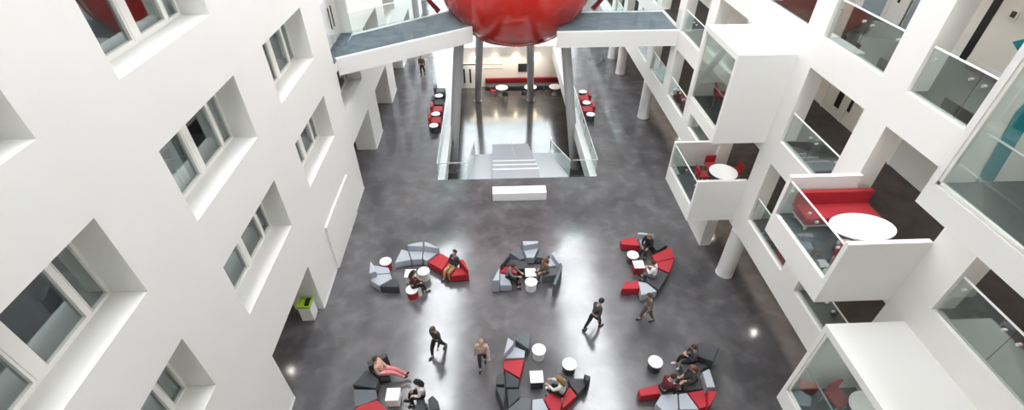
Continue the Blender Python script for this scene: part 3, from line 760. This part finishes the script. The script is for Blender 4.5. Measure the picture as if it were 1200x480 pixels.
tub_chair(8.9, 6.2, 3.63, .3, 'red chair by the table inside the bottom right glass pod', M['red'], 'red chair in the bottom pod')
tub_chair(8.95, 15.6, 7.24, PI*.6, 'red chair in the closed white pod, nearer the camera', M['red'], 'red chairs in the closed white pod')
tub_chair(8.75, 16.6, 7.24, PI*.4, 'red chair in the closed white pod, farther from the camera', M['red'], 'red chairs in the closed white pod')
MB_ = MB().box(9.75, 9.85, 14.9, 16.9, 7.3, 8.6)
tag(MB_.build('screen_panel', M['red_dark'], bevel=.01), 'dark red screen standing inside the closed white pod', 'screen')
# ------------------------------------------------------------------ people
def skin_mesh(verts, edges, rads, roots, sub=1):
    me = bpy.data.meshes.new('tmp'); me.from_pydata(verts, edges, []); me.update()
    o = bpy.data.objects.new('tmp', me); COL.objects.link(o)
    sk = o.modifiers.new('skin', 'SKIN'); sk.use_smooth_shade = True
    if not me.skin_vertices: 
        bpy.context.view_layer.objects.active = o
    sv = me.skin_vertices[0].data if me.skin_vertices else me.attributes and None
    for i, r in enumerate(rads):
        rr = r if hasattr(r, '__len__') else (r, r)
        sv[i].radius = rr; sv[i].use_root = i in roots
    ss = o.modifiers.new('sub', 'SUBSURF'); ss.levels = sub; ss.render_levels = sub
    dg = bpy.context.evaluated_depsgraph_get(); dg.update()
    out = bpy.data.meshes.new_from_object(o.evaluated_get(dg))
    bpy.data.objects.remove(o); bpy.data.meshes.remove(me)
    return out
def link_mesh(me, name, m, parent):
    me.name = name; me.materials.clear(); me.materials.append(m)
    for p in me.polygons: p.use_smooth = True; p.material_index = 0
    o = bpy.data.objects.new(name, me); COL.objects.link(o); o.parent = parent; return o
CLOTH = {}; M['lips'] = mat('lips', (.45, .16, .14), .6)
def cmat(rgb):
    if rgb not in CLOTH: CLOTH[rgb] = mat('cloth', rgb, .85)
    return CLOTH[rgb]

def person(loc, face, pose, label, top, bottom, hair, shoes=(.02, .02, .02), lean=.12, side=0., arms='lap', long_hair=False, skin='skin', bare_legs=False, dress=False, seat=.43, stride=.3, head_down=.15, group=None):
    V = Vector
    root = bpy.data.objects.new('person', None); COL.objects.link(root)
    root.location = loc; root.rotation_euler = (0, 0, face)
    tag(root, label, 'person', group); root['_loc'] = 1
    del root['_loc']
    sitting = pose in ('sit', 'recline')
    hz = seat+.12 if sitting else .90
    pel = V((0, 0, hz))
    d = V((math.sin(side), math.sin(lean), math.cos(lean))).normalized()
    xax = V((1, 0, 0)); fwd = xax.cross(d)*-1 if False else d.cross(xax)*-1
    fwd = V((0, 1, 0))-d*d.y; fwd.normalize()
    waist = pel+d*.16; chest = pel+d*.33; nb = pel+d*.47; neck = pel+d*.535
    hd = (d+fwd*head_down).normalized()
    h0 = neck+hd*.07+fwd*.015; h1 = neck+hd*.15+fwd*.02; h2 = neck+hd*.225+fwd*.01
    J = {}
    for s in (-1, 1):
        J['hip', s] = pel+V((s*.09, 0, -.03))
        if pose == 'sit':
            J['knee', s] = V((s*.12, .42, seat+.07)); J['ank', s] = V((s*.12, .44+.06*s, .09)); J['toe', s] = V((s*.13, .58+.06*s, .05))
        elif pose == 'recline':
            J['knee', s] = V((s*.10, .44, seat+.14+.04*s)); J['ank', s] = V((s*.08, .82, .30 if s > 0 else .24)); J['toe', s] = V((s*.09, .92, .38 if s > 0 else .32))
        else:
            st = stride*s
            J['knee', s] = V((s*.09, st*.55+.05, .49)); J['ank', s] = V((s*.09, st*.95-.04, .09 if s > 0 else .12)); J['toe', s] = V((s*.10, st*.95+.11, .04))
        sh = pel+d*.44+V((s*.18, 0, 0))
        J['sh', s] = sh
        if arms == 'lap': J['el', s] = sh+V((s*.05, .06, -.27)); J['wr', s] = sh+V((s*.0-.06*s, .26, -.36))
        elif arms == 'reach': J['el', s] = sh+V((s*.04, .18, -.20)); J['wr', s] = sh+V((-s*.05, .42, -.20))
        elif arms == 'phone': J['el', s] = sh+V((s*.05, .08, -.26)); J['wr', s] = sh+V((-.1*s, .27, -.16))
        else:
            sw = -stride*s*.5
            J['el', s] = sh+V((s*.06, sw*.45-.03, -.28)); J['wr', s] = sh+V((s*.07, sw*1.0+.06, -.51))
        wd = (J['wr', s]-J['el', s]).normalized()
        J['palm', s] = J['wr', s]+wd*.075
    # body
    vs = [pel, waist, chest, nb, neck, h0, h1, h2]; rd = [(.135, .11), (.125, .095), (.15, .11), .075, .052, .078, .092, .062]
    ed = [(i, i+1) for i in range(7)]
    for s in (-1, 1):
        i = len(vs); vs += [J['sh', s], J['el', s], J['wr', s], J['palm', s]]; rd += [.062, .043, .029, (.04, .022)]
        ed += [(2, i), (i, i+1), (i+1, i+2), (i+2, i+3)]
        i = len(vs); vs += [J['hip', s], J['knee', s], J['ank', s], J['toe', s]]; rd += [.088, .058, .04, .034]
        ed += [(0, i), (i, i+1), (i+1, i+2), (i+2, i+3)]
    me = skin_mesh([tuple(v) for v in vs], ed, rd, {0})
    bm = bmesh.new(); bm.from_mesh(me)
    ex = MB()
    hx = xax
    nose = h1+fwd*.09-hd*.01
    ex.tube([nose+hd*.035, nose+fwd*.028-hd*.012, nose-hd*.02], [.008, .014, .008], n=6)
    for s in (-1, 1):
        ex.ball(tuple(h1+hx*s*.088-hd*.01), (.014, .022, .032), nu=8, nv=6)
        # fingers and thumb
        wd = (J['palm', s]-J['wr', s]).normalized(); up = V((0, 0, 1)); sidev = wd.cross(up)
        if sidev.length < .2: sidev = V((0, 1, 0))
        sidev.normalize(); nrm = sidev.cross(wd).normalized()
        for k, L in enumerate((.062, .072, .068, .052)):
            b0 = J['palm', s]+sidev*(-.03+.02*k)-wd*.005; b1 = b0+wd*L*.6-nrm*.008; b2 = b1+wd*L*.4-nrm*.028
            ex.tube([b0, b1, b2], [.0095, .0085, .0065], n=6)
        b0 = J['wr', s]+wd*.04-sidev*.03; ex.tube([b0, b0-sidev*.03+wd*.03, b0-sidev*.035+wd*.06-nrm*.015], [.012, .01, .007], n=6)
    m2 = bpy.data.meshes.new('x'); m2.from_pydata(ex.v, [], ex.f); bm.from_mesh(m2); bm.to_mesh(me); bm.free()
    body = link_mesh(me, 'body', M[skin], root)
    # eyes and mouth
    f = MB()
    for s in (-1, 1): o = MB().ball(tuple(h1+hx*s*.034+fwd*.084+hd*.015), (.012, .007, .009), nu=8, nv=6).build('eye', M['black']); o.parent = body
    f = MB(); f.tube([h1-hd*.058+fwd*.078-hx*.022, h1-hd*.06+fwd*.084, h1-hd*.058+fwd*.078+hx*.022], [.004, .007, .004], n=6)
    o = f.build('mouth', M['lips']); o.parent = body
    # hair
    f = MB(); c = h1+hd*.035-fwd*.012; nu, nv = 18, 10; v = []; q = []
    for i in range(nv+1):
        ph = -.55+(PI/2+.55)*i/nv
        for k in range(nu):
            t = 2*PI*k/nu; fr = max(0, math.sin(t))
            lowcut = -.55+1.15*fr**.7
            pp = max(ph, lowcut)
            v.append(tuple(c+hx*(math.cos(pp)*math.cos(t)*.106)+fwd*(math.cos(pp)*math.sin(t)*.116)+hd*(math.sin(pp)*.112)))
    for i in range(nv):
        for k in range(nu): q.append((i*nu+k, i*nu+(k+1) % nu, (i+1)*nu+(k+1) % nu, (i+1)*nu+k))
    f.add(v, q)
    if long_hair:
        f.tube([c-fwd*.05, c-fwd*.085-hd*.12, c-fwd*.10-hd*.24, c-fwd*.09-hd*.34], [.085, .095, .085, .04], n=12)
    o = f.build('hair', cmat(hair), smooth=True); o.parent = body
    # top
    vs = [pel+d*.02, waist, chest, nb]; rd = [(.168, .145), (.145, .12), (.168, .128), .088]; ed = [(0, 1), (1, 2), (2, 3)]
    for s in (-1, 1):
        i = len(vs); wr = J['wr', s]-(J['wr', s]-J['el', s]).normalized()*.015
        vs += [J['sh', s], J['el', s], wr]; rd += [.078, .057, .042]; ed += [(2, i), (i, i+1), (i+1, i+2)]
    link_mesh(skin_mesh([tuple(v) for v in vs], ed, rd, {0}), 'shirt', cmat(top), root)
    # trousers or skirt
    vs = [pel+d*.03, pel-d*.02]; rd = [(.165, .14), (.172, .15)]; ed = [(0, 1)]
    for s in (-1, 1):
        i = len(vs); k = J['knee', s]; a = J['ank', s]
        if bare_legs or dress:
            vs += [J['hip', s], J['hip', s].lerp(k, .75)]; rd += [.122, .09]; ed += [(1, i), (i, i+1)]
        else:
            vs += [J['hip', s], k, k.lerp(a, .93)]; rd += [.122, .08, .056]; ed += [(1, i), (i, i+1), (i+1, i+2)]
    link_mesh(skin_mesh([tuple(v) for v in vs], ed, rd, {0}), 'shorts' if bare_legs else ('skirt' if dress else 'trousers'), cmat(bottom), root)
    for s in (-1, 1):
        f = MB(); a = J['ank', s]; t = J['toe', s]; b = (a-t); b.normalize()
        f.tube([a+V((0, -.05, -.03)) if pose != 'recline' else a-V((0, .02, .05)), a.lerp(t, .35)+V((0, 0, -.02)), t, t+(t-a).normalized()*.06], [.043, .046, .043, .02], n=10)
        for kk in range(len(f.v)):
            if pose != 'recline' and f.v[kk][2] < .004: f.v[kk] = (f.v[kk][0], f.v[kk][1], .004)
        o = f.build('shoe', cmat(shoes), smooth=True); o.parent = root
    return root
D = math.radians
MAROON = (.10, .012, .02); BLACK = (.012, .012, .014); BROWN = (.06, .03, .018); BLONDE = (.30, .17, .07); WHITE = (.75, .74, .72); GREY = (.20, .19, .18)
person((-3.66, 13.72, 0), D(-70), 'sit', 'person with dark hair in a maroon top sitting on the red drum stool', MAROON, BLACK, BROWN, seat=.46, arms='lap', long_hair=True)
person((-2.03, 14.78, 0), D(145), 'sit', 'person in dark top and tan trousers leaning back on a red seat', (.03, .032, .04), (.36, .24, .11), BLACK, lean=-.45, arms='lap', head_down=.35)
person((.42, 14.15, 0), D(-115), 'sit', 'person in a grey-brown top and black trousers leaning over the red seat, rear middle ring', (.16, .15, .14), BLACK, BROWN, lean=.3, arms='reach')
person((2.1, 14.35, 0), D(110), 'sit', 'brown-haired person in a brownish top on the right side of the rear middle ring', (.17, .11, .07), (.10, .085, .08), (.20, .10, .04), arms='lap', long_hair=True)
person((7.0, 15.75, 0), D(140), 'sit', 'person in black with brown hair sitting at the back of the rear right ring', BLACK, (.03, .03, .035), (.22, .12, .05), arms='lap', lean=.2)
person((6.78, 13.86, 0), D(55), 'sit', 'person in a white shirt sitting on the charcoal seat of the rear right ring', WHITE, (.12, .12, .13), BROWN, arms='phone', lean=.2)
person((-4.3, 9.72, 0), D(-95), 'recline', 'person in a pink outfit reclining with legs stretched out, front left ring', (.62, .36, .28), (.60, .20, .20), BROWN, lean=-.2, arms='lap', skin='skin_pink', shoes=(.10, .04, .03))
person((-2.74, 8.8, 0), D(100), 'sit', 'black-haired person in a white top seen from above, front left ring', (.68, .64, .62), BLACK, BLACK, arms='lap', lean=.1, long_hair=True)
person((2.12, 8.62, 0), D(60), 'sit', 'brown-haired person in white sleeves sitting on the red seat of the front middle ring', (.70, .69, .67), BLACK, (.26, .15, .05), arms='reach', lean=.2, long_hair=True)
person((7.1, 9.75, 0), D(90), 'sit', 'person in dark jacket and white shoes in the front right ring', (.05, .05, .055), BLACK, BROWN, shoes=WHITE, arms='phone', lean=.15)
person((6.82, 8.95, 0), D(95), 'sit', 'person with long brown hair in dark grey clothes, front right ring', (.055, .055, .055), (.05, .05, .05), (.16, .06, .035), arms='lap', lean=.2, long_hair=True)
person((5.62, 8.6, 0), D(-75), 'sit', 'person in a maroon top leaning forward on the front right ring', MAROON, BLACK, (.05, .02, .015), arms='reach', lean=.35)
person((-2.38, 10.75, 0), D(150), 'walk', 'person in dark clothes walking between the two left rings', (.04, .042, .04), BLACK, BROWN, arms='walk', lean=.12, stride=.34)
person((-.68, 10.1, 0), D(180), 'walk', 'blond person in a pale top and dark trousers walking toward the front middle ring', (.58, .42, .35), (.04, .03, .04), (.34, .2, .12), arms='walk', lean=.08, stride=.22, long_hair=True)
person((3.72, 11.6, 0), D(-60), 'walk', 'person in black walking beside the rear right ring with a white bag', (.05, .05, .06), BLACK, BLACK, arms='walk', lean=.3, stride=.36)
person((5.98, 11.9, 0), D(100), 'walk', 'person in brown walking just in front of the rear right ring', (.16, .12, .10), (.13, .11, .10), BROWN, arms='walk', lean=.15, stride=.25)
person((-5.58, 36.25, 0), D(170), 'walk', 'person in a brown jacket walking alone in the far left aisle', (.13, .085, .05), (.04, .04, .045), BROWN, arms='walk', lean=.03, stride=.2)

# small things people left about
t = thing('paper_cup', 'small white paper cup on the floor in front of the brown-haired person', 'cup', (1.62, 9.05, 0))
MB().lathe((1.62, 9.05, 0), [(.032, 0), (.042, .11)], n=18).build('cup', M['white'], t, smooth=True)
MB().lathe((1.62, 9.05, .11), [(.045, 0), (.043, .015)], n=18).build('lid', M['white_top'], t, smooth=True)

# ------------------------------------------------------------------ light
w = bpy.data.worlds.new('sky'); scene.world = w; w.use_nodes = True
nt = w.node_tree; bg = nt.nodes['Background']
bg.inputs['Color'].default_value = (.94, .97, 1.0, 1); bg.inputs['Strength'].default_value = SKY
sd = bpy.data.lights.new('sun', 'SUN'); sd.energy = SUN; sd.angle = D(25); sd.color = (1, .98, .95)
so = bpy.data.objects.new('sun', sd); COL.objects.link(so); so.rotation_euler = (D(28), D(4), 0); so.location = (0, 20, 30)
def area(name, loc, size, e, col=(1, .9, .78), rot=(0, 0, 0)):
    l = bpy.data.lights.new(name, 'AREA'); l.shape = 'RECTANGLE'; l.size, l.size_y = size; l.energy = e; l.color = col
    o = bpy.data.objects.new(name, l); COL.objects.link(o); o.location = loc; o.rotation_euler = rot; return o
for i, f in enumerate(FL[1:4]):
    area('corridor_light', (11.8, 16, f+2.95), (.5, 40), 170)
for nm, x, y, z, e in (('a', 8.9, 16, 9.7, 14), ('b', 8.9, 5.3, 6.1, 14), ('c', 8.9, 5.2, 13.3, 22)): area('pod_fill', (x, y, z), (1.2, 2), e, (1, .95, .9))  # added fill lights, no fixtures; they brighten the closed pods inside
area('ground_light', (13.2, 18, 2.55), (1.0, 40), 90, (1, .8, .65))
area('lounge_light', (1.2, 40.8, -.7), (7, .6), 85, (1, .85, .65))
area('room_fill', (-11, 18, 2.8), (1.0, 44), 60)  # added fill for the ground rooms, no fixture modelled
for z in (7.0, 10.6, 14.2): area('room_fill', (-11, 14, z), (1.0, 40), 170, (1, .95, .9))  # added fill lights so the rooms and curtains behind the windows show
scene.view_settings.view_transform = 'Standard'; scene.view_settings.look = 'None'
scene.view_settings.exposure = EXPO; scene.view_settings.gamma = 1.0
